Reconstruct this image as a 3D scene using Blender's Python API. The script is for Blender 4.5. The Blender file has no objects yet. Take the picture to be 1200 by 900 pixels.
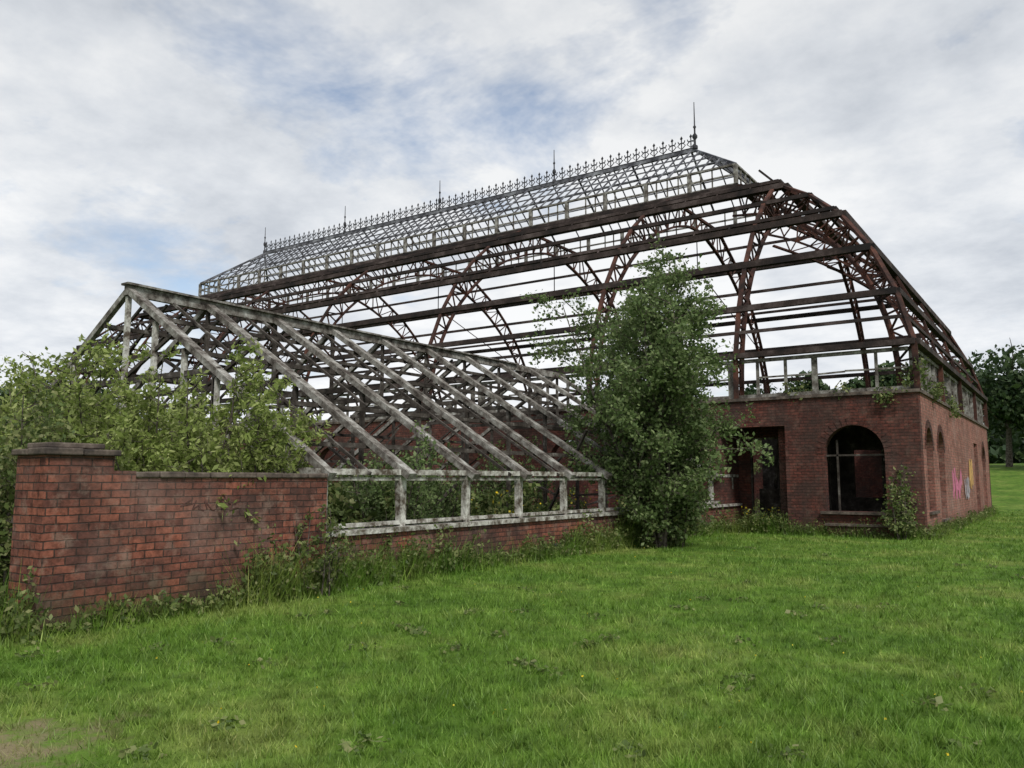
import bpy, math, random
import numpy as np
from mathutils import Vector, noise
random.seed(4); rng=np.random.default_rng(7)
sc=bpy.context.scene
V=Vector
# ------------------------------------------------------------ helpers
def link(o,parent=None):
    sc.collection.objects.link(o)
    if parent: o.parent=parent
    return o
def empty(name):
    e=bpy.data.objects.new(name,None); e.empty_display_size=.5; return link(e)
class Acc:
    def __init__(s): s.v=[]; s.f=[]
    def beam(s,a,b,w,h,up=V((0,0,1))):
        a=V(a); b=V(b); d=b-a
        if d.length<1e-4: return
        d.normalize()
        if abs(d.dot(up))>.98: up=V((0,1,0))
        sd=d.cross(up).normalized(); u=sd.cross(d).normalized()
        n=len(s.v)
        for p in (a,b):
            for i,j in ((-1,-1),(1,-1),(1,1),(-1,1)):
                s.v.append(p+sd*(i*w/2)+u*(j*h/2))
        for f in ((0,3,2,1),(4,5,6,7),(0,1,5,4),(1,2,6,5),(2,3,7,6),(3,0,4,7)):
            s.f.append([n+k for k in f])
    def box(s,x0,x1,y0,y1,z0,z1):
        n=len(s.v)
        for z in (z0,z1):
            for x,y in ((x0,y0),(x1,y0),(x1,y1),(x0,y1)): s.v.append(V((x,y,z)))
        for f in ((0,3,2,1),(4,5,6,7),(0,1,5,4),(1,2,6,5),(2,3,7,6),(3,0,4,7)):
            s.f.append([n+k for k in f])
    def prism(s,poly,off):
        n=len(s.v); m=len(poly); off=V(off)
        for p in poly: s.v.append(V(p))
        for p in poly: s.v.append(V(p)+off)
        s.f.append([n+i for i in range(m)][::-1]); s.f.append([n+m+i for i in range(m)])
        for i in range(m):
            j=(i+1)%m; s.f.append([n+i,n+j,n+m+j,n+m+i])
    def tube(s,pts,rad,k=5):
        n0=len(s.v); m=len(pts)
        for i,p in enumerate(pts):
            d=(pts[min(i+1,m-1)]-pts[max(i-1,0)])
            if d.length<1e-6: d=V((0,0,1))
            d.normalize()
            a=d.cross(V((.3,.9,.1))).normalized(); b=d.cross(a)
            for q in range(k):
                t=2*math.pi*q/k
                s.v.append(p+(a*math.cos(t)+b*math.sin(t))*rad[i])
        for i in range(m-1):
            for q in range(k):
                s.f.append([n0+i*k+q,n0+i*k+(q+1)%k,n0+(i+1)*k+(q+1)%k,n0+(i+1)*k+q])
    def obj(s,name,mat,parent=None,uv=False,smooth=False,recalc=False):
        me=bpy.data.meshes.new(name); me.from_pydata([tuple(v) for v in s.v],[],s.f); 
        me.materials.append(mat); me.update()
        if recalc:
            import bmesh
            bm=bmesh.new(); bm.from_mesh(me); bmesh.ops.recalc_face_normals(bm,faces=bm.faces); bm.to_mesh(me); bm.free()
        if uv:
            l=me.uv_layers.new(name='UVMap')
            for p in me.polygons:
                nx,ny,nz=(abs(c) for c in p.normal)
                for li in p.loop_indices:
                    c=me.vertices[me.loops[li].vertex_index].co
                    if nz>.8: q=(c.x,c.y)
                    elif nx>ny: q=(c.y,c.z)
                    else: q=(c.x,c.z)
                    l.data[li].uv=q
        if smooth:
            for p in me.polygons: p.use_smooth=True
        return link(bpy.data.objects.new(name,me),parent)
def npmesh(name,verts,k,mat,parent=None,rnd=None):
    nf=len(verts)//k
    me=bpy.data.meshes.new(name)
    me.vertices.add(len(verts)); me.vertices.foreach_set('co',verts.astype(np.float32).ravel())
    me.loops.add(nf*k); me.loops.foreach_set('vertex_index',np.arange(nf*k,dtype=np.int32))
    me.polygons.add(nf); me.polygons.foreach_set('loop_start',np.arange(0,nf*k,k,dtype=np.int32))
    try: me.polygons.foreach_set('loop_total',np.full(nf,k,dtype=np.int32))
    except Exception: pass
    me.update(calc_edges=True)
    a=me.attributes.new('rnd','FLOAT','FACE')
    a.data.foreach_set('value',(rng.random(nf) if rnd is None else rnd).astype(np.float32))
    me.materials.append(mat)
    return link(bpy.data.objects.new(name,me),parent)
def leafverts(c,size,el=1.6,flat=0.0,jit=.35):
    n=len(c)
    a=rng.normal(size=(n,3)); a[:,2]*=(1-flat)
    a/=np.linalg.norm(a,axis=1)[:,None]
    b=rng.normal(size=(n,3)); b[:,2]*=(1-flat)
    b-=a*(a*b).sum(1)[:,None]; b/=np.linalg.norm(b,axis=1)[:,None]
    s=size*(1+jit*rng.normal(size=n)).clip(.4,1.9)
    a*=(s*.5*el)[:,None]; b*=(s*.5)[:,None]
    out=np.empty((n,4,3)); out[:,0]=c-a; out[:,1]=c+b-a*.1; out[:,2]=c+a; out[:,3]=c-b-a*.1
    return out.reshape(-1,3)
# ------------------------------------------------------------ materials
class NT:
    def __init__(s,name):
        s.m=bpy.data.materials.new(name); s.m.use_nodes=True; s.n=s.m.node_tree.nodes; s.l=s.m.node_tree.links
        s.b=s.n['Principled BSDF']; s.out=s.n['Material Output']
    def new(s,t,**k):
        x=s.n.new(t)
        for a,b in k.items(): setattr(x,a,b)
        return x
    def lk(s,a,b): s.l.new(a,b)
    def noise(s,vec,scale,detail=4,rough=.6):
        x=s.new('ShaderNodeTexNoise'); x.inputs['Scale'].default_value=scale; x.inputs['Detail'].default_value=detail
        x.inputs['Roughness'].default_value=rough; s.lk(vec,x.inputs['Vector']); return x.outputs['Fac']
    def ramp(s,fac,stops):
        r=s.new('ShaderNodeValToRGB'); e=r.color_ramp.elements
        while len(e)<len(stops): e.new(.5)
        for i,(p,c) in enumerate(stops):
            e[i].position=p; e[i].color=(*c,1) if len(c)==3 else c
        s.lk(fac,r.inputs['Fac']); return r.outputs['Color']
    def mix(s,f,a,b,mode='MIX'):
        m=s.new('ShaderNodeMix',data_type='RGBA',blend_type=mode)
        for sock,val in ((m.inputs['Factor'],f),(m.inputs['A'],a),(m.inputs['B'],b)):
            if hasattr(val,'links'): s.lk(val,sock)
            elif isinstance(val,(int,float)): sock.default_value=val
            else: sock.default_value=(*val,1)
        return m.outputs['Result']
    def bump(s,h,strength,dist=.02):
        b=s.new('ShaderNodeBump'); b.inputs['Strength'].default_value=strength; b.inputs['Distance'].default_value=dist
        s.lk(h,b.inputs['Height']); s.lk(b.outputs['Normal'],s.b.inputs['Normal'])
def pos(t): return t.new('ShaderNodeNewGeometry').outputs['Position']
def G(v): return (v,v,v)
def weathered(name,stops,scale=3,rough=.85,bump=.4,fine=25):
    t=NT(name)
    n1=t.noise(pos(t),scale,5,.7)
    c=t.ramp(n1,stops); n2=t.noise(pos(t),fine,3)
    c2=t.mix(.5,c,t.ramp(n2,[(.3,G(.3)),(.7,G(1.0))]),'MULTIPLY')
    t.lk(c2,t.b.inputs['Base Color']); t.b.inputs['Roughness'].default_value=rough
    t.b.inputs['Specular IOR Level'].default_value=.2
    return t.m
M_wood=weathered('weathered_grey_timber',[(.36,(.05,.04,.033)),(.47,(.16,.145,.128)),(.56,(.28,.27,.245)),(.69,(.50,.50,.47))],3.4)
M_dark=weathered('old_dark_timber',[(.38,(.03,.024,.02)),(.58,(.09,.078,.068)),(.72,(.28,.27,.25))],3)
M_white=weathered('peeling_white_paint',[(.39,(.10,.08,.06)),(.50,(.36,.345,.31)),(.62,(.66,.66,.61))],4.5)
M_rust=weathered('rusted_steel',[(.36,(.025,.018,.017)),(.5,(.068,.034,.028)),(.68,(.15,.062,.042))],1.5,.95)
M_purl=weathered('purlin_steel',[(.38,(.022,.019,.019)),(.52,(.052,.038,.035)),(.70,(.14,.11,.105))],.9,.95)
M_lant=weathered('lantern_glazing_bar',[(.36,(.05,.05,.06)),(.5,(.13,.13,.15)),(.65,(.32,.33,.36))],1.4)
M_iron=weathered('cast_iron',[(.4,(.03,.03,.035)),(.6,(.07,.07,.08))],3)
M_stone=weathered('coping_stone',[(.35,(.05,.042,.038)),(.5,(.12,.095,.08)),(.7,(.23,.19,.16))],4)
M_bark=weathered('bark',[(.4,(.05,.04,.03)),(.6,(.16,.14,.12))],8)
M_soil=weathered('soil',[(.4,(.03,.025,.015)),(.6,(.06,.06,.025))],1.5)
def brick(name,ca,cb,mortar,pale=.25,dirt=.7):
    t=NT(name); uv=t.new('ShaderNodeUVMap').outputs[0]
    br=t.new('ShaderNodeTexBrick'); br.offset=.5
    nn=t.new('ShaderNodeTexNoise'); nn.inputs['Scale'].default_value=3; nn.inputs['Detail'].default_value=4; nn.inputs['Roughness'].default_value=.7; t.lk(uv,nn.inputs['Vector'])
    sub=t.new('ShaderNodeVectorMath',operation='MULTIPLY_ADD'); t.lk(nn.outputs['Color'],sub.inputs[0])
    sub.inputs[1].default_value=(.035,.030,0); t.lk(uv,sub.inputs[2]); uvw=sub.outputs[0]
    t.lk(uvw,br.inputs['Vector']); i=br.inputs
    i['Scale'].default_value=1; i['Brick Width'].default_value=.235; i['Row Height'].default_value=.088
    i['Mortar Size'].default_value=.008; i['Mortar Smooth'].default_value=.5; i['Bias'].default_value=-.1
    i['Color1'].default_value=(*ca,1); i['Color2'].default_value=(*cb,1); i['Mortar'].default_value=(*mortar,1)
    P=pos(t)
    n1=t.noise(P,1.1,6,.68); n2=t.noise(P,11,4,.75); n3=t.noise(P,.6,5,.6); n4=t.noise(P,3.7,5,.7)
    c=t.mix(.85,br.outputs['Color'],t.ramp(n2,[(.3,G(.32)),(.62,G(1.2))]),'MULTIPLY')
    c=t.mix(t.ramp(n1,[(.42,G(0)),(.60,G(dirt))]),c,(.052,.037,.033))
    c=t.mix(t.ramp(n4,[(.52,G(0)),(.7,G(pale))]),c,(.34,.25,.20))
    c=t.mix(t.ramp(n3,[(.55,G(0)),(.75,G(pale))]),c,(.30,.21,.18))
    sz=t.new('ShaderNodeSeparateXYZ'); t.lk(P,sz.inputs[0])
    ad=t.new('ShaderNodeMath',operation='MULTIPLY_ADD'); t.lk(n4,ad.inputs[0]); ad.inputs[1].default_value=-1.0; t.lk(sz.outputs[2],ad.inputs[2])
    ad2=t.new('ShaderNodeMath',operation='ADD'); t.lk(ad.outputs[0],ad2.inputs[0]); ad2.inputs[1].default_value=.5
    moss=t.ramp(ad2.outputs[0],[(0,G(.8)),(.55,G(0))])
    c=t.mix(moss,c,(.05,.05,.028))
    t.lk(c,t.b.inputs['Base Color']); t.b.inputs['Roughness'].default_value=.93; t.b.inputs['Specular IOR Level'].default_value=.12
    h=t.new('ShaderNodeMath',operation='MULTIPLY_ADD'); t.lk(br.outputs['Fac'],h.inputs[0]); h.inputs[1].default_value=-1.6; 
    t.lk(n2,h.inputs[2]); t.bump(h.outputs[0],.9,.016); return t.m
M_brick=brick('red_brick',(.275,.100,.066),(.11,.048,.040),(.06,.045,.038),.45,.8)
M_brick2=brick('red_brick_building',(.155,.054,.042),(.088,.035,.030),(.065,.048,.041),.16,.8)
M_brick3=brick('red_brick_sunlit',(.36,.16,.125),(.25,.11,.09),(.24,.18,.15),.7,.4)  # paler brick for the end wall, sunlight put into its colour
def leafmat(name,c1,c2,c3,tr=.35):
    t=NT(name); at=t.new('ShaderNodeAttribute',attribute_name='rnd')
    c=t.ramp(at.outputs['Fac'],[(0,c1),(.55,c2),(1,c3)])
    n=t.noise(pos(t),1.8,2); c=t.mix(.6,c,t.ramp(n,[(.3,G(.55)),(.7,G(1.2))]),'MULTIPLY')
    t.lk(c,t.b.inputs['Base Color']); t.b.inputs['Roughness'].default_value=.55; t.b.inputs['Specular IOR Level'].default_value=.25
    tl=t.new('ShaderNodeBsdfTranslucent'); t.lk(c,tl.inputs[0]); mx=t.new('ShaderNodeMixShader'); mx.inputs[0].default_value=tr
    t.lk(t.b.outputs[0],mx.inputs[1]); t.lk(tl.outputs[0],mx.inputs[2]); t.lk(mx.outputs[0],t.out.inputs[0]); return t.m
L_birch=leafmat('birch_leaves',(.085,.135,.042),(.14,.205,.07),(.24,.30,.13),.4)
L_shrub=leafmat('willow_leaves',(.16,.22,.05),(.26,.33,.085),(.44,.49,.20),.45)
L_weed=leafmat('weed_leaves',(.07,.11,.03),(.14,.19,.055),(.27,.28,.12))
L_dark=leafmat('distant_leaves',(.025,.05,.02),(.045,.08,.03),(.08,.12,.045),.2)
L_yel=leafmat('yellow_petals',(.7,.5,.02),(.8,.6,.03),(.85,.7,.08),.2)
def t_div(t,a,b):
    m=t.new('ShaderNodeMath',operation='DIVIDE'); t.lk(a,m.inputs[0]); m.inputs[1].default_value=b; return m.outputs[0]
def grasscol(t):
    P=pos(t)
    n1=t.noise(P,.5,4,.7); n2=t.noise(P,2.9,4,.75)
    c=t.ramp(n1,[(.34,(.100,.205,.026)),(.5,(.155,.275,.040)),(.66,(.25,.33,.075))])
    c=t.mix(.85,c,t.ramp(n2,[(.34,G(.5)),(.66,G(1.28))]),'MULTIPLY')
    d=t.new('ShaderNodeVectorMath',operation='DISTANCE'); t.lk(P,d.inputs[0]); d.inputs[1].default_value=(-5.45,2.2,0)
    s=t.new('ShaderNodeMath',operation='MULTIPLY_ADD'); t.lk(n2,s.inputs[0]); s.inputs[1].default_value=2.4; t.lk(d.outputs['Value'],s.inputs[2])
    return c,t.ramp(t_div(t,s.outputs[0],3.0),[(.50,G(.85)),(.68,G(0))])
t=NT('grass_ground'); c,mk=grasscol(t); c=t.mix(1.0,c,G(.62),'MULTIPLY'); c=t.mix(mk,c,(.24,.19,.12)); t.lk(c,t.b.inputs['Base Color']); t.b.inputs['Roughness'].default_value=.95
t.b.inputs['Specular IOR Level'].default_value=.1; t.bump(t.noise(pos(t),30,4,.7),.8,.03); M_ground=t.m
t=NT('grass_blades'); c,mk=grasscol(t); at=t.new('ShaderNodeAttribute',attribute_name='rnd')
c=t.mix(1.0,c,t.ramp(at.outputs['Fac'],[(0,(.55,.62,.5)),(.6,(1.05,1.05,1)),(.92,(1.35,1.25,1.4)),(1,(1.9,1.45,2.4))]),'MULTIPLY')
c=t.mix(mk,c,(.32,.29,.14))
t.lk(c,t.b.inputs['Base Color']); t.b.inputs['Roughness'].default_value=.5; t.b.inputs['Specular IOR Level'].default_value=.3
tl=t.new('ShaderNodeBsdfTranslucent'); t.lk(c,tl.inputs[0]); mx=t.new('ShaderNodeMixShader'); mx.inputs[0].default_value=.3
t.lk(t.b.outputs[0],mx.inputs[1]); t.lk(tl.outputs[0],mx.inputs[2]); t.lk(mx.outputs[0],t.out.inputs[0]); M_blade=t.m
def flat(name,c,r=.8):
    t=NT(name); n=t.noise(pos(t),9,3); t.lk(t.mix(1.,c,t.ramp(n,[(.3,G(.5)),(.7,G(1.1))]),'MULTIPLY'),t.b.inputs['Base Color']); t.b.inputs['Roughness'].default_value=r; return t.m
M_pink=flat('spray_pink',(.55,.16,.27)); M_yelp=flat('spray_yellow',(.60,.36,.12)); M_bluep=flat('spray_pale',(.42,.40,.45)); M_chalk=flat('faded_spray_dark',(.11,.05,.04))
# ------------------------------------------------------------ ground
def gz(x,y):
    d=math.hypot(x,y); 
    f=max(0,min(1,(d-50)/45)); f=f*f*(3-2*f)
    right=max(0,min(1,(x+60)/50))
    return 3.2*f*right+ (1.0*f)*(1-right)
N=90; u=np.linspace(-1,1,N); g=np.sign(u)*np.abs(u)**2.2*900
gv=[];gf=[]
for j in range(N):
    for i in range(N):
        gv.append((g[i]-10,g[j]+20,gz(g[i]-10,g[j]+20)))
for j in range(N-1):
    for i in range(N-1): a=j*N+i; gf.append((a,a+1,a+N+1,a+N))
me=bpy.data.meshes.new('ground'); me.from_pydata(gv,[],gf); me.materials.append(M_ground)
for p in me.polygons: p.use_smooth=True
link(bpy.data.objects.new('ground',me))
a=Acc(); a.box(-54.6,-3.8,25,45,-.3,.03); a.box(-20.2,-9.4,8.6,24.6,-.3,.02); a.obj('interior_floor',M_soil)
# grass blades
n=400000; d=3.2*(50/3.2)**rng.random(n); th=math.radians(34.67)+(rng.random(n)-.5)*math.radians(110)
bx=-np.sin(th)*d; by=np.cos(th)*d
cl=rng.random(n)<.35; q=.22
bx=np.where(cl,(np.floor(bx/q)+.5+.35*np.sin(np.floor(by/q)*12.9+np.floor(bx/q)*7.1))*q+rng.normal(size=n)*.03,bx)
by=np.where(cl,(np.floor(by/q)+.5+.35*np.cos(np.floor(bx/q)*9.7+np.floor(by/q)*3.3))*q+rng.normal(size=n)*.03,by)
keep=~((bx<-8.97)&(by>4.2)); keep&=~((bx<-3.4)&(by>24.6)); 
keep&=~(((bx+5.45)**2+(by-2.2)**2<.7)&(rng.random(n)<.6))
bx=bx[keep];by=by[keep];d=d[keep];cl=cl[keep];n=len(bx)
patch=.5+.5*np.sin(bx*1.7+np.sin(by*1.1)*2)*np.cos(by*1.9+np.sin(bx*.8)*2)
h=(.018+.028*rng.random(n))*(1+1.1*patch)*np.where(cl,1.5,1)
w=.0042+.0007*d
ang=rng.random(n)*6.283; lean=rng.random(n)*1.2*h; la=rng.random(n)*6.283
vv=np.zeros((n,3,3)); vv[:,0]=np.stack([bx-np.cos(ang)*w/2,by-np.sin(ang)*w/2,np.zeros(n)-.002],1)
vv[:,1]=np.stack([bx+np.cos(ang)*w/2,by+np.sin(ang)*w/2,np.zeros(n)-.002],1)
vv[:,2]=np.stack([bx+np.cos(la)*lean,by+np.sin(la)*lean,h],1)
npmesh('grass',vv.reshape(-1,3),3,M_blade)
n=150; d=5*(24/5)**rng.random(n); th=math.radians(34.67)+(rng.random(n)-.5)*math.radians(90)
c=np.stack([-np.sin(th)*d,np.cos(th)*d,.04+.02*rng.random(n)],1); c=c[c[:,0]>-8.8]
npmesh('lawn_wildflowers',leafverts(c,.017,1.1),4,L_yel)
# low broad-leaved lawn weeds (rosettes)
ros=[]
for k in range(90):
    dd=5*(22/5)**random.random(); tt=math.radians(34.67)+(random.random()-.5)*math.radians(85); x=-math.sin(tt)*dd; y=math.cos(tt)*dd
    if x<-8.7 or y>24: continue
    for j in range(26): ros.append((x+random.gauss(0,.07),y+random.gauss(0,.07),.015+.04*random.random()))
npmesh('lawn_clover',leafverts(np.array(ros),.035,1.4,.6),4,L_weed)
# ------------------------------------------------------------ walls with openings
def wall(acc,axis,c0,c1,u0,u1,z0,z1,ops):
    def bx(ua,ub,za,zb):
        if ub-ua<1e-4 or zb-za<1e-4: return
        if axis=='x': acc.box(ua,ub,c0,c1,za,zb)
        else: acc.box(c0,c1,ua,ub,za,zb)
    def P(u,z): return V((u,c0,z)) if axis=='x' else V((c0,u,z))
    off=V((0,c1-c0,0)) if axis=='x' else V((c1-c0,0,0))
    cur=u0
    for (ua,ub,za,zb,arch) in sorted(ops):
        bx(cur,ua,z0,z1); bx(ua,ub,z0,za)
        if not arch: bx(ua,ub,zb,z1)
        else:
            r=(ub-ua)/2; m=(ua+ub)/2; K=14
            for k in range(K):
                t0=math.pi*(1-k/K); t1=math.pi*(1-(k+1)/K)
                p0=(m+r*math.cos(t0),zb-r+r*math.sin(t0)); p1=(m+r*math.cos(t1),zb-r+r*math.sin(t1))
                acc.prism([P(*p0),P(*p1),P(p1[0],z1),P(p0[0],z1)],off)
        cur=ub
    bx(cur,u1,z0,z1)
XR,XL,YF,YB=-3.5,-55.0,24.7,45.2
main=empty('winter_garden_building')
a=Acc()
wall(a,'x',YF,YF+.35,-7.16,XR,-.2,4.0,[(-6.06,-4.43,.7,3.15,True)])
wall(a,'x',YF,YF+.35,XL,-9.2,-.2,4.0,[(-11.5-4.0*k,-9.9-4.0*k,.7,3.0,True) for k in range(10)])
a.box(-9.2,-7.16,YF,YF+.35,3.2,4.0)
wall(a,'x',26.4,26.7,-9.2,-7.16,-.2,4.0,[(-8.8,-7.83,.1,2.95,False)])
a.box(-7.46,-7.16,YF+.35,26.4,-.2,4.0); a.box(-9.45,-9.2,YF+.35,26.7,-.2,4.0)
wall(a,'x',YB-.35,YB,XL,XR,-.2,4.0,[])
wall(a,'y',XL,XL+.35,YF+.35,YB-.35,-.2,4.0,[])
a.obj('brick_walls',M_brick2,main,uv=True,recalc=True)
a=Acc(); wall(a,'y',XR-.35,XR,YF+.35,YB-.35,-.2,4.0,[(25.6,26.9,.7,3.1,True),(28.0,29.3,.4,3.1,True),(38.5,39.9,.2,3.1,False),(41.8,43.2,.2,3.1,True)])
a.obj('end_brick_wall',M_brick3,main,uv=True,recalc=True)
a=Acc(); a.box(-9.1,-3.9,YF+.4,29.4,3.72,3.9); a.box(-8.5,-3.9,29.8,44.8,3.72,3.9); wall(a,'x',29.5,29.75,-9.4,-3.86,0,3.9,[(-6.3,-5.4,1.0,2.6,False)]); a.box(-7.1,-7.02,26.8,29.45,0.04,3.7); a.obj('room_ceiling_and_partition',M_dark,main)  # partition takes dark timber: interior shade painted into its colour
a=Acc(); a.box(-9.2,XR+.06,YF-.06,YF+.41,4.0,4.09); a.box(XL,-9.2,YF-.06,YF+.41,4.0,4.09); a.box(XR-.41,XR+.06,YF+.41,YB,4.0,4.09)
a.box(-6.2,-4.25,YF-.12,YF+.1,.62,.695); a.box(-6.05,-4.2,YF-.30,YF-.002,.30,.36)
for y0,y1,z in ((25.5,27.0,.63),(27.9,29.4,.33)): a.box(XR-.1,XR+.08,y0,y1,z,z+.068)
a.obj('stone_coping',M_stone,main)
a=Acc(); a.box(-6.0,-4.25,YF-.26,YF-.003,-.1,.3)
def ring(acc,m,r,zc,plane):
    K=18
    for k in range(K):
        t0=math.pi*k/K+.012; t1=math.pi*(k+1)/K-.012
        q=[(m+r*math.cos(t0),zc+r*math.sin(t0)),(m+(r+.22)*math.cos(t0),zc+(r+.22)*math.sin(t0)),(m+(r+.22)*math.cos(t1),zc+(r+.22)*math.sin(t1)),(m+r*math.cos(t1),zc+r*math.sin(t1))]
        if plane=='f': acc.prism([V((x,YF-.012,z)) for x,z in q],(0,.05,0))
        else: acc.prism([V((XR+.012,y,z)) for y,z in q],(-.05,0,0))
ring(a,-5.245,.817,3.15-.815,'f'); ring(a,26.25,.652,3.1-.65,'s'); ring(a,28.65,.652,3.1-.65,'s'); ring(a,42.5,.702,3.1-.7,'s')
a.obj('brick_arches',M_brick2,main,uv=True,recalc=True)
a=Acc(); b=Acc()
b.beam((-5.75,YF+.28,.7),(-5.75,YF+.28,2.75),.05,.05); b.beam((-6.06,YF+.28,2.3),(-4.43,YF+.28,2.3),.05,.05)
for k in range(8): 
    z=.75+.3*k; a.beam((-5.35+.2*random.random(),29.3,z),(-4.2,29.3,z+.10*random.uniform(-1,1)),.03,.10)
b.beam((-4.9,27.5,0),(-4.75,27.6,2.9),.1,.1)
a.beam((-8.85,26.45,2.95),(-7.8,26.45,2.95),.08,.12)
for x in (-8.78,-7.87): b.beam((x,26.45,0),(x,26.45,2.9),.07,.07)
for y in (26.25,28.65): b.beam((XR-.2,y,.7),(XR-.2,y,3.0),.06,.06)
a.obj('door_lintel_and_slats',M_wood,main)
b.box(-8.7,-7.9,26.9,26.95,0,1.3); b.beam((-8.4,27.2,0),(-8.1,27.2,2.8),.1,.05); b.obj('broken_joinery',M_dark,main)
a=Acc(); b=Acc()
def cler(p0,p1,step,out):
    p0=V(p0);p1=V(p1);L=(p1-p0).length;d=(p1-p0)/L;n=int(L/step)
    a.beam(p0+V((0,0,4.15)),p1+V((0,0,4.15)),.14,.1)
    a.beam(p0+V((0,0,5.25)),p1+V((0,0,5.25)),.14,.1)
    for k in range(n):
        q=p0+d*(k*step); q2=p0+d*((k+1)*step)
        wd=.16 if k%3==0 else .08
        if random.random()<.92: a.beam(q+V((0,0,4.2)),q+V((0,0,5.2)),wd,.08,V((0,1,0)))
        if random.random()<.55: a.beam(q+V((0,0,4.72)),q2+V((0,0,4.72+random.uniform(-.04,.02))),.05,.05)
        if random.random()<.10: b.beam((q+q2)/2+V((0,0,4.22)),(q+q2)/2+V((0,0,5.1)),step*.4,.03,out)
cler((XR-.2,YF+.12,0),(XL,YF+.12,0),.85,V((0,1,0)))
cler((XR-.12,YF+.2,0),(XR-.12,YB,0),.62,V((1,0,0)))
cler((XR-.2,YB-.15,0),(XL,YB-.15,0),1.1,V((0,1,0)))
a.obj('clerestory_frames',M_wood,main); b.obj('clerestory_boards',M_wood,main)
# ---- steel ribs
outer=[(0,4.05),(0.02,5.4),(.48,7.0),(1.24,8.6),(2.27,10.1),(3.5,11.35),(4.86,12.4),(7.4,13.7)]
inner=[(.5,4.1),(.62,5.4),(1.05,6.9),(1.85,8.35),(2.95,9.65),(4.3,10.8),(5.8,11.75),(7.6,12.5)]
def cr(pts,n,lin=False):
    P=[V((*p,0)) for p in pts]; P=[P[0]*2-P[1]]+P+[P[-1]*2-P[-2]]; m=len(pts)-1; out=[]
    for i in range(n+1):
        t=i/n*m; k=min(int(t+1e-6),m-1); t-=k; p0,p1,p2,p3=P[k:k+4]
        q=.5*((2*p1)+(p2-p0)*t+(2*p0-5*p1+4*p2-p3)*t*t+(3*p1-p0-3*p2+p3)*t**3)
        if lin: q=p1.lerp(p2,t)
        out.append((q.x,q.y))
    return out
SO=cr(outer,21,True); SI=cr(inner,21)
ribs=Acc()
def rib(fn,smax=99,extra=1.0):
    for i in range(21):
        if SO[i+1][0]>smax+.2: break
        o0,o1=fn(*SO[i]),fn(*SO[i+1]); i0,i1=fn(*SI[i]),fn(*SI[i+1])
        ribs.beam(o0,o1,.14*extra,.09); ribs.beam(i0,i1,.14*extra,.08)
        if i%2: ribs.beam(o0,i1,.05,.05)
        else: ribs.beam(i0,o1,.05,.05)
        ribs.beam(o0,i0,.05,.05)
XT=[-13.8-7.73*k for k in range(5)]
for X in XT:
    rib(lambda s,z:V((X,YF+s,z))); rib(lambda s,z:V((X,YB-s,z)))
    ribs.beam((X,YF+.3,0),(X,YF+.3,4.1),.2,.2); ribs.beam((X,YB-.5,0),(X,YB-.5,4.1),.2,.2)
    K=8; pr=None
    for k in range(K+1):
        y=YF+7.6+(20.5-15.2)*k/K; z=12.5+.55*math.sin(math.pi*k/K); q=V((X,y,z))
        if pr: ribs.beam(pr,q,.15,.09); ribs.beam(q,V((X,y,13.7)),.05,.05); ribs.beam(pr,V((X,y,13.7)),.05,.05)
        pr=q
    ribs.beam((X,YF+7.4,13.7),(X,YB-7.4,13.7),.12,.12)
    for s in (1,-1):
        y0=(YF if s==1 else YB)
        ribs.beam((X,y0+s*2.2,8.7),(X,34.95,11.2),.035,.035); ribs.beam((X,34.95,11.2),(X,34.95,13.7),.035,.035)
for X in (-8.6,-50.0): 
    rib(lambda s,z:V((X,YF+s,z)),4.9); rib(lambda s,z:V((X,YB-s,z)),4.9)
for fn in (lambda s,z:V((XR-s,YF+s,z)),lambda s,z:V((XR-s,YB-s,z)),lambda s,z:V((XL+s,YF+s,z)),lambda s,z:V((XL+s,YB-s,z))): rib(fn,99,1.1)
for Y,sm in ((29.8,4.9),(34.95,99),(40.1,4.9)):
    rib(lambda s,z:V((XR-s,Y,z)),sm); rib(lambda s,z:V((XL+s,Y,z)),sm)
ribs.obj('arched_lattice_ribs',M_rust,main)
pu=Acc()
def ringb(acc,s,z,w,h):
    c=[V((XR-s,YF+s,z)),V((XL+s,YF+s,z)),V((XL+s,YB-s,z)),V((XR-s,YB-s,z))]
    for i in range(4): acc.beam(c[i],c[(i+1)%4],w,h)
for s,z,w,h in ((0,5.42,.24,.16),(.24,6.2,.07,.1),(.46,7.0,.18,.18),(1.22,8.6,.2,.2),(2.2,10.1,.22,.2),(2.5,10.42,.12,.12),(3.5,11.37,.12,.14),(4.7,12.3,.3,.2),(4.95,12.62,.14,.12),(6.1,13.1,.10,.12),(7.25,13.62,.28,.14)):
    ringb(pu,s,z,w,h)
pu.obj('roof_purlins',M_purl,main)
x=XR-6
br=Acc()
while x>XL+6:
    br.beam((x,YF+4.7,12.3),(x,YF+4.95,12.62),.05,.05); br.beam((x,YF+2.2,10.1),(x,YF+2.5,10.42),.05,.05); x-=1.3
y=YF+3
while y<YB-3: 
    br.beam((XR-2.2,y,10.1),(XR-2.5,y,10.42),.05,.05)
    s0=min(y-YF,YB-y)
    if s0>5.5 and random.random()<.8: br.beam((XR-4.8,y,12.35),(XR-min(s0,7.3),y,13.6),.06,.08)
    y+=1.0
for k in range(16):
    x=-13.8-31*k/15
    if random.random()<.7: br.beam((x,YF+4.9,12.5),(x,YF+7.3,13.6),.05,.08)
br.obj('roof_brackets',M_purl,main)
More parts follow.
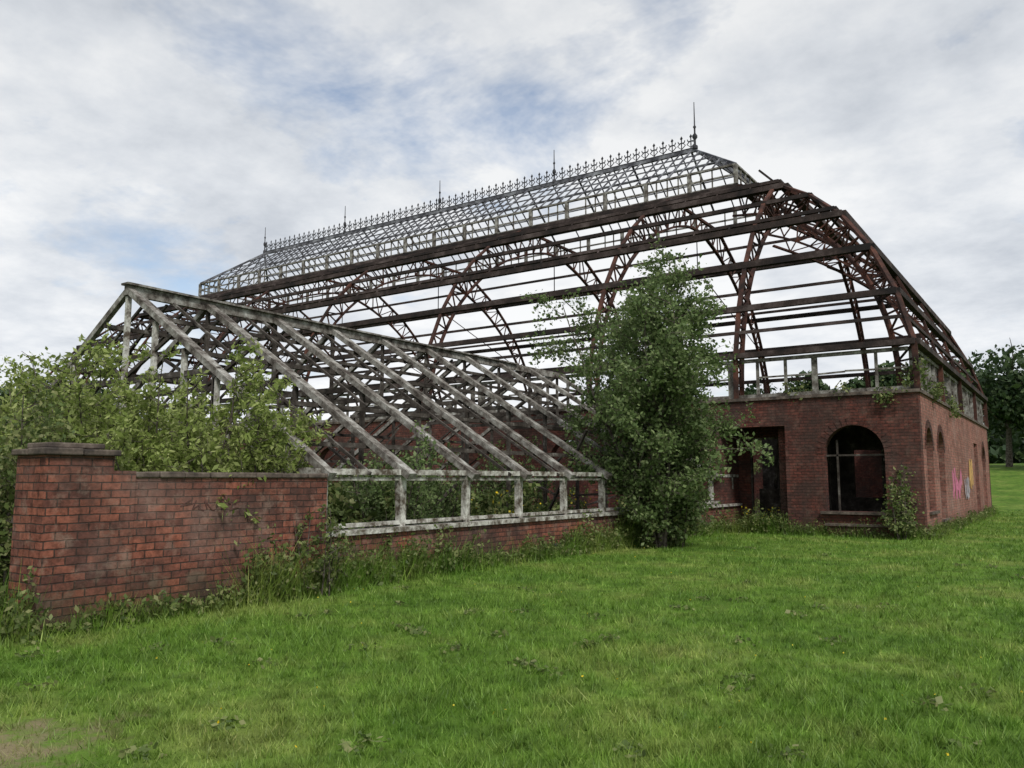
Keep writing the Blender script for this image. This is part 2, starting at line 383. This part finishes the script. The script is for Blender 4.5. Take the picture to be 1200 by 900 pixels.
# ---- lantern
XA,XB=-13.76,-44.7; S=7.4; la=Acc(); lw=Acc(); ZT=14.65; ZR=16.9; YC=34.95
x1,x0,y0,y1=XR-S,XL+S,YF+S,YB-S
for z,w in ((13.78,.12),(14.62,.12),(14.2,.05)):
    c=[V((x1,y0,z)),V((x0,y0,z)),V((x0,y1,z)),V((x1,y1,z))]
    for i in range(4): lw.beam(c[i],c[(i+1)%4],w,.08)
k=0; x=x1
while x>=x0-.01:
    w=.15 if k%4==0 else .05
    for y in (y0,y1):
        if k%4==0 or random.random()<.6: lw.beam((x,y,13.8),(x,y,14.6),w,w)
    k+=1; x-=(x1-x0)/144*2
y=y0
while y<y1: 
    lw.beam((x1,y,13.8),(x1,y,14.6),.06,.06); lw.beam((x0,y,13.8),(x0,y,14.6),.06,.06); y+=.6
lw.obj('lantern_window_frames',M_wood,main)
la.beam((XA,YC,ZR),(XB,YC,ZR),.14,.16)
for cx,cy,r in ((x1,y0,XA),(x1,y1,XA),(x0,y0,XB),(x0,y1,XB)): la.beam((cx,cy,ZT),(r,YC,ZR),.1,.1)
n=72
for i in range(n+1):
    x=x1+(x0-x1)*i/n
    if x>XA: f=(x1-x)/(x1-XA)
    elif x<XB: f=(x-x0)/(XB-x0)
    else: f=1
    for s,yy in ((1,y0),(-1,y1)):
        if random.random()<.14: continue
        la.beam((x,yy,ZT),(x,yy+(YC-yy)*f,ZT+(ZR-ZT)*f),.045 if i%6 else .09,.06)
for f in (.25,.5,.75):
    z=ZT+(ZR-ZT)*f
    c=[V((x1+(XA-x1)*f,y0+(YC-y0)*f,z)),V((x0+(XB-x0)*f,y0+(YC-y0)*f,z)),V((x0+(XB-x0)*f,y1+(YC-y1)*f,z)),V((x1+(XA-x1)*f,y1+(YC-y1)*f,z))]
    for i in range(4): la.beam(c[i],c[(i+1)%4],.05,.05)
for i in range(1,12):
    y=y0+(y1-y0)*i/12; f=1-abs(y-YC)/(YC-y0)
    for xx,xr in ((x1,XA),(x0,XB)): la.beam((xx,y,ZT),(xx+(xr-xx)*f,y,ZT+(ZR-ZT)*f),.045,.05)
la.obj('lantern_glazing_bars',M_lant,main)
cr_=Acc(); x=XA-.2
cr_.beam((XA,YC,ZR+.13),(XB,YC,ZR+.13),.05,.05)
def diamond(c,rx,rz):
    n=len(cr_.v)
    for p in ((rx,0,0),(0,rx*.5,0),(-rx,0,0),(0,-rx*.5,0),(0,0,rz),(0,0,-rz)): cr_.v.append(c+V(p))
    for f in ((0,1,4),(1,2,4),(2,3,4),(3,0,4),(1,0,5),(2,1,5),(3,2,5),(0,3,5)): cr_.f.append([n+i for i in f])
while x>XB:
    b0=V((x,YC,ZR+.1)); hh=.62
    cr_.beam(b0,b0+V((0,0,hh)),.04,.04); diamond(b0+V((0,0,hh)),.075,.12)
    cr_.beam(b0+V((-.13,0,hh*.62)),b0+V((.13,0,hh*.62)),.035,.05)
    for s in (-1,1):
        cr_.beam(b0+V((s*.14,0,hh*.62)),b0+V((s*.17,0,hh*.8)),.035,.035)
        cr_.beam(b0+V((0,0,.08)),b0+V((s*.2,0,.26)),.03,.03); cr_.beam(b0+V((s*.2,0,.26)),b0+V((s*.06,0,.38)),.03,.03)
    x-=.47
cr_.obj('ridge_cresting',M_iron,main)
fi=Acc()
for i,X in enumerate([XA-(XA-XB)*k/4 for k in range(5)]):
    H=2.3 if i==0 else 1.8; r_=1.0 if i==0 else .8
    pts=[];rd=[]
    for z,r in ((0,.13),(.15,.13),(.2,.05),(.45,.045),(.55,.12),(.66,.12),(.78,.04),(1.0,.04),(1.08,.08),(1.16,.032),(H,.018)):
        pts.append(V((X,YC,ZR+.05+z))); rd.append(max(r*r_,.018))
    fi.tube(pts,rd,8)
fi.obj('ridge_finials',M_iron,main,smooth=True)
def scribble(name,mat,yc,zc,w,h,parent,seed,th=.07,X=XR+.004):
    r=random.Random(seed); g_=Acc(); n=5
    for k in range(n):
        y=yc-w/2+w*k/n; pts=[]
        for q in range(5): pts.append(V((X,y+r.uniform(0,w/n*1.1),zc-h/2+h*r.random())))
        for j,(p,q) in enumerate(zip(pts,pts[1:])):
            o=V((.0006*(j+4*k),0,0)); g_.beam(p+o,q+o,.003,th,V((0,0,1)))
    g_.obj(name,mat,parent)
scribble('graffiti_pink',M_pink,32.2,1.5,2.4,1.1,main,1,.3); scribble('graffiti_yellow',M_yelp,36.6,1.8,1.2,1.2,main,2,.16,XR+.02); scribble('graffiti_pale',M_bluep,34.9,1.3,1.4,.9,main,3,.14,XR+.035)
# ------------------------------------------------------------ small greenhouse wing
gh=empty('timber_greenhouse')
GX0,GX1,GC,GY0,GY1=-20.4,-9.2,-14.75,8.4,24.6; ZE,ZRR=1.72,5.18
a=Acc(); 
wall(a,'y',-9.42,-9.15,8.3,26.4,-.2,.76,[])
wall(a,'y',-20.55,-20.3,8.3,24.7,-.2,.76,[]); a.box(-20.3,-9.42,8.3,8.55,-.2,.76)
a.obj('low_brick_wall',M_brick,gh,uv=True)
a=Acc()
for y in (9.3,12.0,14.7,17.4,21): a.box(-9.16,-9.146,y,y+.24,.18,.27)
a.obj('air_bricks',M_iron,gh)
fr=Acc(); sills=Acc()
for X,sg in ((-9.27,1),(-20.4,-1)):
    yend=26.35 if sg==1 else 24.6
    sills.beam((X+.03*sg,8.3,.80),(X+.03*sg,yend,.80),.30,.075); fr.beam((X,8.3,ZE),(X,yend,ZE),.15,.09)
    fr.beam((X,8.3,.90),(X,yend,.90),.09,.06)
    y=8.42;k=0
    while y<yend:
        fr.beam((X,y,.84),(X+random.uniform(-.02,.02),y+random.uniform(-.03,.03),ZE-.05),.12,.11)
        if sg==1 and k<9: 
            fr.beam((X,y+.06,1.61),(X,y+1.68,1.61-random.choice([0,0,.05])),.05,.05); fr.beam((X,y+.09,.9),(X,y+.09,1.6),.04,.05)
        y+=1.74;k+=1
for x in np.arange(GX0+.9,GX1-.3,.95):
    zt=ZRR-abs(x-GC)/5.6*(ZRR-ZE)
    if random.random()<.85: fr.beam((x,8.42,.84),(x,8.42,zt-.1),.09,.08)
fr.beam((GX0,8.42,ZE),(GX1,8.42,ZE),.1,.12)
fr.obj('window_frames',M_white,gh); sills.obj('window_sill',M_white,gh)
rf=Acc(); gb=Acc(); inn=Acc()
def slope(sg,f):
    return GC+sg*5.6*f, ZRR-(ZRR-ZE)*f
rf.beam((GC,8.35,ZRR+.02),(GC,24.6,ZRR+.02),.10,.2); rf.beam((GC,8.32,ZRR+.14),(GC,21.5,ZRR+.12),.24,.04)
y=8.42;k=0
while y<24.6:
    for sg in (1,-1):
        xe,ze=slope(sg,1.02)
        up=V((sg*.55,0,.83)); dy=random.uniform(-.08,.08)
        wv=.19 if (k>0) else .14
        rf.beam((GC+sg*.05,y,ZRR),(xe,y+dy,ze),wv if sg==1 else .10,.11,up)
        if sg==1 : rf.beam((GC+sg*.3,y+.15,ZRR-.18),(xe-.35,y+.13,ze+.16),.05,.10,up)
    inn.beam((GC-2.9,y,3.45),(GC+2.9,y,3.45),.06,.10)
    inn.beam((GC,y,3.45),(GC,y,ZRR-.1),.07,.07)
    for sg in (1,-1):
        inn.beam((GC+sg*2.8,y,0),(GC+sg*2.8,y,3.4),.08,.08)
        inn.beam((GC,y,3.5),(GC+sg*1.5,y,4.2),.05,.07)
    y+=1.74;k+=1
for sg in (1,-1):
    for f,w in ((.14,.05),(.36,.09),(.62,.10),(.84,.05)):
        x,z=slope(sg,f); gb.beam((x,8.4,z-.10),(x,24.6,z-.10),w,.08)
    y=8.42
    while y<24.5:
        for j in range(1,4):
            yy=y+1.74*j/4
            pr=.30 if sg==1 else (.85 if y<12 else .38)
            f0=0.02; f1=1
            if random.random()<pr:
                if sg==1: 
                    f1=random.choice([.36,.36,.62,1]); f0=random.choice([.02,.02,.36]) if f1>.4 else .02
                x0_,z0_=slope(sg,f0); x1_,z1_=slope(sg,f1)
                gb.beam((x0_,yy,z0_-.03),(x1_,yy+random.uniform(-.14,.14),z1_-.03),.045,.05)
        y+=1.74
gb.beam((-12.6,9.0,2.6),(-9.6,8.75,1.55),.08,.06)
for k in range(18):
    y=random.uniform(9,22); x=random.uniform(-17,-10.5); 
    gb.beam((x,y,random.uniform(.3,2)),(x+random.uniform(-2,2),y+random.uniform(-1.6,1.6),random.uniform(.5,3.2)),.07,.045)
rf.obj('rafters',M_wood,gh); gb.obj('glazing_bars',M_dark,gh); inn.obj('inner_trusses',M_dark,gh)
# ------------------------------------------------------------ garden wall
gw=empty('brick_garden_wall')
a=Acc(); a.box(-9.32,-9.0,5.05,8.29,-.2,1.62); a.box(-9.58,-8.95,4.3,5.05,-.2,1.86)
a.box(-9.52,-8.96,5.053,5.32,-.2,1.70)
a.obj('brickwork',M_brick,gw,uv=True)
a=Acc()
y=5.335
while y<8.25:
    L=random.uniform(.3,.48); L=min(L,8.29-y); dz=random.uniform(-.008,.008)
    a.box(-9.37+random.uniform(-.01,.01),-8.965+random.uniform(-.014,.008),y,y+L-.008,1.622,1.69+dz); y+=L
for j in range(2):
    for i in range(2): a.box(-9.63+.37*i,-9.268+.37*i,4.25+.43*j,4.672+.43*j,1.862,1.93+.008*((i+j)%2))
a.box(-9.52,-9.03,4.36,4.98,1.94,2.0)
ob=a.obj('coping',M_stone,gw); m=ob.modifiers.new('b','BEVEL'); m.width=.014; m.segments=2
scribble('faded_graffiti',M_chalk,6.35,1.28,.85,.16,gw,5,.014,-8.999)
# ------------------------------------------------------------ plants
def grow(p,d,L,segs,wob,up):
    pts=[p.copy()]; d=d.normalized()
    for i in range(segs):
        d=(d+V((random.gauss(0,wob),random.gauss(0,wob),random.gauss(0,wob)+up))).normalized()
        p=p+d*(L/segs); pts.append(p.copy())
    return pts
def at(pts,t):
    q=t*(len(pts)-1); i=min(int(q),len(pts)-2); return pts[i].lerp(pts[i+1],q-i)
def plant(name,base,H,R,stems,nb,twigs,lpt,lsize,lmat,seed,sr=.05,tilt=.15,lo=.1,br0=.1,prof=None,bup=.7,tl=.55,leafspread=.09,hmin=.6,el=1.6):
    random.seed(seed); par=empty(name); w=Acc(); sites=[]
    prof=prof or (lambda t:min(1,(t+.25)*1.6)*(1-t)**.6+.12)
    for s in range(stems):
        az=2*math.pi*(s+random.random()*.6)/stems
        o=V((math.cos(az),math.sin(az),0)); p=V(base)+o*br0*random.random()
        L=H*(1 if s==0 else random.uniform(hmin,.97))
        pts=grow(p,V((0,0,1))+o*tilt*(0.2 if s==0 else random.uniform(.5,1.3)),L,8,.06,.05)
        w.tube(pts,[sr*(1-i/9)+.004 for i in range(9)],6)
        for k in range(nb):
            t=lo+(1-lo)*(k+random.random())/nb
            az=random.random()*6.283; dd=V((math.cos(az),math.sin(az),random.uniform(.4,1.1)*bup))
            bl=max(.2,R*prof(t)*random.uniform(.45,1.15)); q=at(pts,min(t,.995))
            bp=grow(q,dd,bl,5,.12,-.02)
            w.tube(bp,[sr*.35*(1-t*.7)*(1-i/6)+.003 for i in range(6)],4)
            m=max(2,int(twigs*bl/R+1))
            for j in range(m):
                tt=random.uniform(.2,1); q2=at(bp,tt); 
                d2=V((random.gauss(0,1),random.gauss(0,1),random.gauss(0,.7)+.15))
                tp=grow(q2,d2,tl*random.uniform(.4,1.1),3,.15,-.05)
                w.tube(tp,[.006,.005,.004,.002],3)
                for r in range(int(lpt*random.uniform(.5,1.4))): 
                    c=at(tp,random.random()**.8); sites.append((c.x,c.y,c.z))
    w.obj('trunk_and_branches',M_bark,par)
    c=np.array(sites)+rng.normal(size=(len(sites),3))*leafspread; c[:,2]=np.maximum(c[:,2],.03)
    npmesh('foliage',leafverts(c,lsize,el),4,lmat,par)
    return par
bp_=lambda t:(.62+.55*min(1,t/.3)) if t<.3 else max(.22,1.17-1.12*(t-.3)**1.1)
plant('birch_tree',(-8.25,18.2,0),7.25,2.05,9,25,13,32,.055,L_birch,12,sr=.055,tilt=.27,lo=.05,tl=.62,prof=bp_,bup=.95,hmin=.68,leafspread=.085)
plant('willow_shrub',(-10.7,7.3,0),3.5,1.05,20,11,11,34,.034,L_shrub,21,sr=.02,tilt=.34,lo=.2,br0=.95,tl=.45,leafspread=.05,el=2.4)
plant('willow_shrub',(-12.9,6.7,0),3.8,1.15,22,11,11,34,.036,L_shrub,22,sr=.02,tilt=.38,lo=.15,br0=1.4,tl=.5,leafspread=.05,el=2.4)
plant('elder_shrub',(-11.2,4.4,0),2.6,.85,15,9,10,32,.04,L_weed,23,sr=.018,tilt=.38,lo=.05,br0=.9,tl=.35)
plant('elder_shrub',(-15.9,6.2,0),3.6,1.2,15,9,10,30,.045,L_shrub,24,sr=.018,tilt=.4,lo=.05,br0=1.2,tl=.4)
plant('sapling_shrub',(-10.5,11.2,0),2.6,.8,8,8,8,20,.045,L_birch,25,sr=.018,tilt=.25,lo=.2,br0=.5,tl=.35)
plant('sapling_shrub',(-11.6,13.8,0),2.4,.8,8,8,8,18,.045,L_birch,28,sr=.018,tilt=.3,lo=.2,br0=.5,tl=.35)
plant('sapling_shrub',(-13.0,18.5,0),2.7,1.0,9,8,8,18,.05,L_birch,30,sr=.018,tilt=.35,lo=.1,br0=.7,tl=.4)
plant('sapling_shrub',(-4.0,24.25,0),1.9,.4,5,7,5,11,.055,L_weed,26,sr=.01,tilt=.2,lo=.1,br0=.3,tl=.25)
plant('sapling_shrub',(-8.4,18.6,0),1.5,.6,9,7,6,16,.055,L_weed,27,sr=.01,tilt=.6,lo=.05,br0=.7,tl=.3)
plant('sapling_shrub',(-8.75,8.0,0),1.2,.35,6,6,4,10,.035,L_weed,29,sr=.007,tilt=.2,lo=.1,br0=.35,tl=.2,leafspread=.03)
def cloud(cx,cy,cz,rx,ry,rz,n): 
    k=max(3,int(n/60)); cs=rng.normal(size=(k,3))*np.array([rx,ry,rz])*.55+np.array([cx,cy,cz])
    idx=rng.integers(0,k,n); return cs[idx]+rng.normal(size=(n,3))*np.array([.12,.12,.12])
c=np.concatenate([cloud(-4.3,YF-.05,3.95,.45,.1,.22,280),cloud(-3.5,25.1,4.6,.2,.35,.4,300),cloud(-5.2,YF+.1,4.15,.5,.1,.08,120),cloud(-3.45,27.5,4.1,.1,1.2,.3,300),cloud(-3.4,31.5,4.1,.1,1.2,.3,250),cloud(-6.9,YF+.1,4.2,.4,.1,.12,120)])
npmesh('parapet_weeds',leafverts(c,.06),4,L_weed)
cl=[]
for k in range(60):
    x=random.uniform(-19.5,-9.9); y=random.uniform(9,24); h=random.uniform(.3,1.4)
    cl.append(cloud(x,y,h*.6,.7,.7,h*.6,700))
for k in range(12): cl.append(cloud(random.uniform(-9.5,-22),random.uniform(31,43),2.4,1.2,1.2,2.2,800))
c=np.concatenate(cl); c=c[(c[:,2]>.05)]; c=c[~((c[:,0]>-9.5)&(c[:,1]<25))]
npmesh('undergrowth',leafverts(c,.08),4,L_weed)
LC=[];BL=[]
def clumps(x0,y0,x1,y1,nc,hm,per=9,sp=.16,nx=1,ny=0,off=.12):
    for k in range(nc):
        t=random.random(); cx=x0+(x1-x0)*t; cy=y0+(y1-y0)*t; hc=hm*(.25+.75*random.random()**1.8); leafy=random.random()
        for s in range(per):
            o=abs(random.gauss(0,off)); g1=random.gauss(0,sp)
            x=cx+nx*o+(g1 if ny else 0); y=cy+ny*o+(g1 if nx else 0)
            h=hc*random.uniform(.5,1.1); lx=random.gauss(0,.3)*h+nx*.12*h; ly=random.gauss(0,.3)*h+ny*.12*h
            if random.random()<leafy:
                for j in range(int(4+h*30)):
                    f=random.random(); LC.append((x+lx*f*f+random.gauss(0,.035),y+ly*f*f+random.gauss(0,.035),h*f+.02))
            for j in range(7): BL.append((x+random.gauss(0,.05),y+random.gauss(0,.05),h*random.uniform(.4,1.2)))
clumps(-8.98,5.0,-8.98,8.3,48,.40); clumps(-8.97,6.9,-8.97,8.6,30,.95); clumps(-9.12,8.4,-9.12,11.8,70,.8); clumps(-9.12,11,-9.12,24.4,160,.55); clumps(-9.12,15,-9.12,20,45,.9)
clumps(-9.1,24.62,-3.4,24.62,90,.5,nx=0,ny=-1); clumps(-9.0,24.62,-7.2,24.62,24,.9,nx=0,ny=-1)
clumps(XR+.03,24.6,XR+.03,45,110,.5)
clumps(-11.0,4.22,-8.85,4.22,55,.7,nx=0,ny=-1,off=.22); clumps(-8.92,4.3,-8.92,5.1,12,.35)
c=np.array(LC); wd=empty('wall_weeds'); npmesh('leaves',leafverts(c,.036,1.9),4,L_weed,wd)
B=np.array(BL); n=len(B); ang=rng.random(n)*6.283; h=B[:,2]; w=.006
vv=np.zeros((n,3,3)); vv[:,0]=np.stack([B[:,0]-np.cos(ang)*w,B[:,1]-np.sin(ang)*w,h*0-.01],1); vv[:,1]=np.stack([B[:,0]+np.cos(ang)*w,B[:,1]+np.sin(ang)*w,h*0-.01],1)
vv[:,2]=np.stack([B[:,0]+rng.normal(size=n)*h*.35,B[:,1]+rng.normal(size=n)*h*.35,h],1)
npmesh('long_grass',vv.reshape(-1,3),3,M_blade,wd)
fl=[(random.uniform(-8.9,-7.6),26.0+random.uniform(-.4,.2),random.uniform(.3,.75)) for _ in range(70)]+[(-9.6-random.random(),random.uniform(13,20),random.uniform(.9,1.4)) for _ in range(50)]
npmesh('ragwort_flowers',leafverts(np.array(fl),.045,1.1),4,L_yel)
# distant trees
def crown(x,y,z,H,R,n):
    k=18; cs=rng.normal(size=(k,3)); cs/=np.linalg.norm(cs,axis=1)[:,None]; cs*=np.array([R*.62,R*.62,H*.30])*(rng.random((k,1))*.7+.3)
    cs+=np.array([x,y,z+H*.58]); idx=rng.integers(0,k,n); q=rng.normal(size=(n,3)); q/=np.linalg.norm(q,axis=1)[:,None]
    q*=(rng.random((n,1))**.4)*R*.42*(.7+.6*rng.random(k)[idx][:,None]); return cs[idx]+q
def bigtree(x,y,H,R,seed,n=7000,ls=.28):
    z=gz(x,y)-.1; par=empty('broadleaf_tree'); w=Acc(); random.seed(seed)
    pts=grow(V((x,y,z)),V((0,0,1)),H*.7,6,.05,.03); w.tube(pts,[.3*(1-i/8) for i in range(7)],7)
    for k in range(8):
        az=random.random()*6.28; bp=grow(at(pts,random.uniform(.35,.9)),V((math.cos(az),math.sin(az),.7)),R*.8,4,.1,0); w.tube(bp,[.1,.08,.06,.04,.02],5)
    w.obj('trunk',M_bark,par); npmesh('foliage',leafverts(crown(x,y,z,H,R,n),ls),4,L_dark,par)
for i,(x,y,H,R) in enumerate([(-5,84,13,5.5),(1.5,80,10,4.2),(7,88,13,5.5),(-9.5,92,12,5),(-16,62,10.5,3.8),(-11.5,64,9.5,3.5),(-22,66,9,3.5),(-66,30,10,4),(-73,38,11,4.5),(-60,22,8,3.5),(14,82,11,5)]): bigtree(x,y,H,R,i)
cs=[]
for k in range(75):
    az=math.radians(-70+190*k/74+random.uniform(-1,1)); dd=random.uniform(120,150); x=-math.sin(az)*dd; y=math.cos(az)*dd
    cs.append(crown(x,y,gz(x,y)-2,random.uniform(7,12),random.uniform(4,6),800))
n=26000; az=np.radians(-70+190*rng.random(n)); dd=118+6*rng.random(n); x=-np.sin(az)*dd; y=np.cos(az)*dd
zz0=np.array([gz(a_,b_) for a_,b_ in zip(x,y)]); cs.append(np.stack([x,y,zz0-.3+rng.random(n)*(3.2+1.0*np.sin(az*60))],1))
npmesh('distant_treeline',leafverts(np.concatenate(cs),.85),4,L_dark)
# ------------------------------------------------------------ world
F=955.; p=math.atan(112/F); yaw=math.radians(34.67)
def pixdir(px,py):
    a_=(px-600)/F; b_=(450-py)/F; f=math.cos(p)-b_*math.sin(p); u_=math.sin(p)+b_*math.cos(p)
    return V((-math.sin(yaw)*f+math.cos(yaw)*a_,math.cos(yaw)*f+math.sin(yaw)*a_,u_)).normalized()
W=bpy.data.worlds.new('World'); sc.world=W; W.use_nodes=True; nt=W.node_tree; nn=nt.nodes; ll=nt.links
bg=nn['Background']; bg.inputs['Strength'].default_value=.13
sunaz=math.radians(125); sel=math.radians(50)
sky=nn.new('ShaderNodeTexSky'); sky.sky_type='NISHITA'; sky.sun_disc=False; sky.sun_elevation=sel; sky.sun_rotation=sunaz; sky.dust_density=.6
tc=nn.new('ShaderNodeTexCoord'); sp=nn.new('ShaderNodeSeparateXYZ'); ll.new(tc.outputs['Generated'],sp.inputs[0])
def M(op,a_,b_=None,c_=None,clamp=False):
    m=nn.new('ShaderNodeMath'); m.operation=op; m.use_clamp=clamp
    for i,v in enumerate((a_,b_,c_)):
        if v is None: continue
        if hasattr(v,'links'): ll.new(v,m.inputs[i])
        else: m.inputs[i].default_value=v
    return m.outputs[0]
zz=M('ADD',M('MAXIMUM',sp.outputs[2],0.0),.22)
cb=nn.new('ShaderNodeCombineXYZ'); ll.new(M('DIVIDE',sp.outputs[0],zz),cb.inputs[0]); ll.new(M('DIVIDE',sp.outputs[1],zz),cb.inputs[1])
def wn(scale,det,rough,off,dist=0):
    mp=nn.new('ShaderNodeMapping'); mp.inputs['Location'].default_value=off; ll.new(cb.outputs[0],mp.inputs[0])
    x=nn.new('ShaderNodeTexNoise'); x.inputs['Scale'].default_value=scale; x.inputs['Detail'].default_value=det; x.inputs['Roughness'].default_value=rough; x.inputs['Distortion'].default_value=dist
    ll.new(mp.outputs[0],x.inputs['Vector']); return x.outputs['Fac']
nA=wn(2.1,6,.64,(3,1,0),.3); nB=wn(.9,5,.55,(7,4,0),.2); nC=wn(4.5,5,.62,(1,9,0))
cov=nA
for (px,py,rad,am) in ((385,112,.12,.27),(600,145,.09,.23),(215,330,.085,.34),(800,12,.09,.18),(500,60,.09,.06)):
    dv=nn.new('ShaderNodeVectorMath'); dv.operation='DISTANCE'; ll.new(tc.outputs['Generated'],dv.inputs[0]); dv.inputs[1].default_value=pixdir(px,py)
    g_=M('SUBTRACT',1.0,M('DIVIDE',dv.outputs['Value'],rad*1.6),None,True)
    cov=M('SUBTRACT',cov,M('MULTIPLY',g_,am))
def ramp(f,stops):
    r=nn.new('ShaderNodeValToRGB'); e=r.color_ramp.elements
    while len(e)<len(stops): e.new(.5)
    for i,(q,c_) in enumerate(stops): e[i].position=q; e[i].color=(*c_,1)
    ll.new(f,r.inputs[0]); return r.outputs[0]
cf=ramp(M('ADD',cov,M('MULTIPLY',M('SUBTRACT',nC,.5),.26)),[(.18,G(.25)),(.31,G(.72)),(.40,G(1))])
ccol=ramp(M('ADD',M('MULTIPLY',nB,.65),M('MULTIPLY',nC,.35)),[(.38,(4.3,4.6,5.05)),(.47,(5.5,5.75,6.1)),(.57,(6.9,7.0,7.1))])
hz=ramp(sp.outputs[2],[(0,G(1.15)),(.3,G(1.03)),(.65,G(.86))])
mm=nn.new('ShaderNodeMix'); mm.data_type='RGBA'; mm.blend_type='MULTIPLY'; mm.inputs['Factor'].default_value=1; ll.new(ccol,mm.inputs['A']); ll.new(hz,mm.inputs['B'])
sb=nn.new('ShaderNodeMix'); sb.data_type='RGBA'; sb.blend_type='MULTIPLY'; sb.inputs['Factor'].default_value=1; ll.new(sky.outputs[0],sb.inputs['A']); sb.inputs['B'].default_value=(1.25,1.2,1.15,1)
mx=nn.new('ShaderNodeMix'); mx.data_type='RGBA'; ll.new(cf,mx.inputs['Factor']); ll.new(sb.outputs['Result'],mx.inputs['A']); ll.new(mm.outputs['Result'],mx.inputs['B'])
ll.new(mx.outputs['Result'],bg.inputs[0])
sd=bpy.data.lights.new('sun','SUN'); sd.energy=3.0; sd.angle=math.radians(12); sd.color=(1,.96,.9)
so=link(bpy.data.objects.new('sun',sd))
sv=V((math.sin(sunaz)*math.cos(sel),math.cos(sunaz)*math.cos(sel),math.sin(sel)))
so.rotation_euler=sv.to_track_quat('Z','Y').to_euler()
cam=bpy.data.cameras.new('camera'); co=link(bpy.data.objects.new('camera',cam)); cam.sensor_width=36; cam.lens=36*F/1200; cam.clip_end=3000
co.location=(0,0,1.6); co.rotation_euler=(math.pi/2+p,0,yaw); sc.camera=co
sc.view_settings.view_transform='Standard'; sc.view_settings.look='None'; sc.view_settings.exposure=0
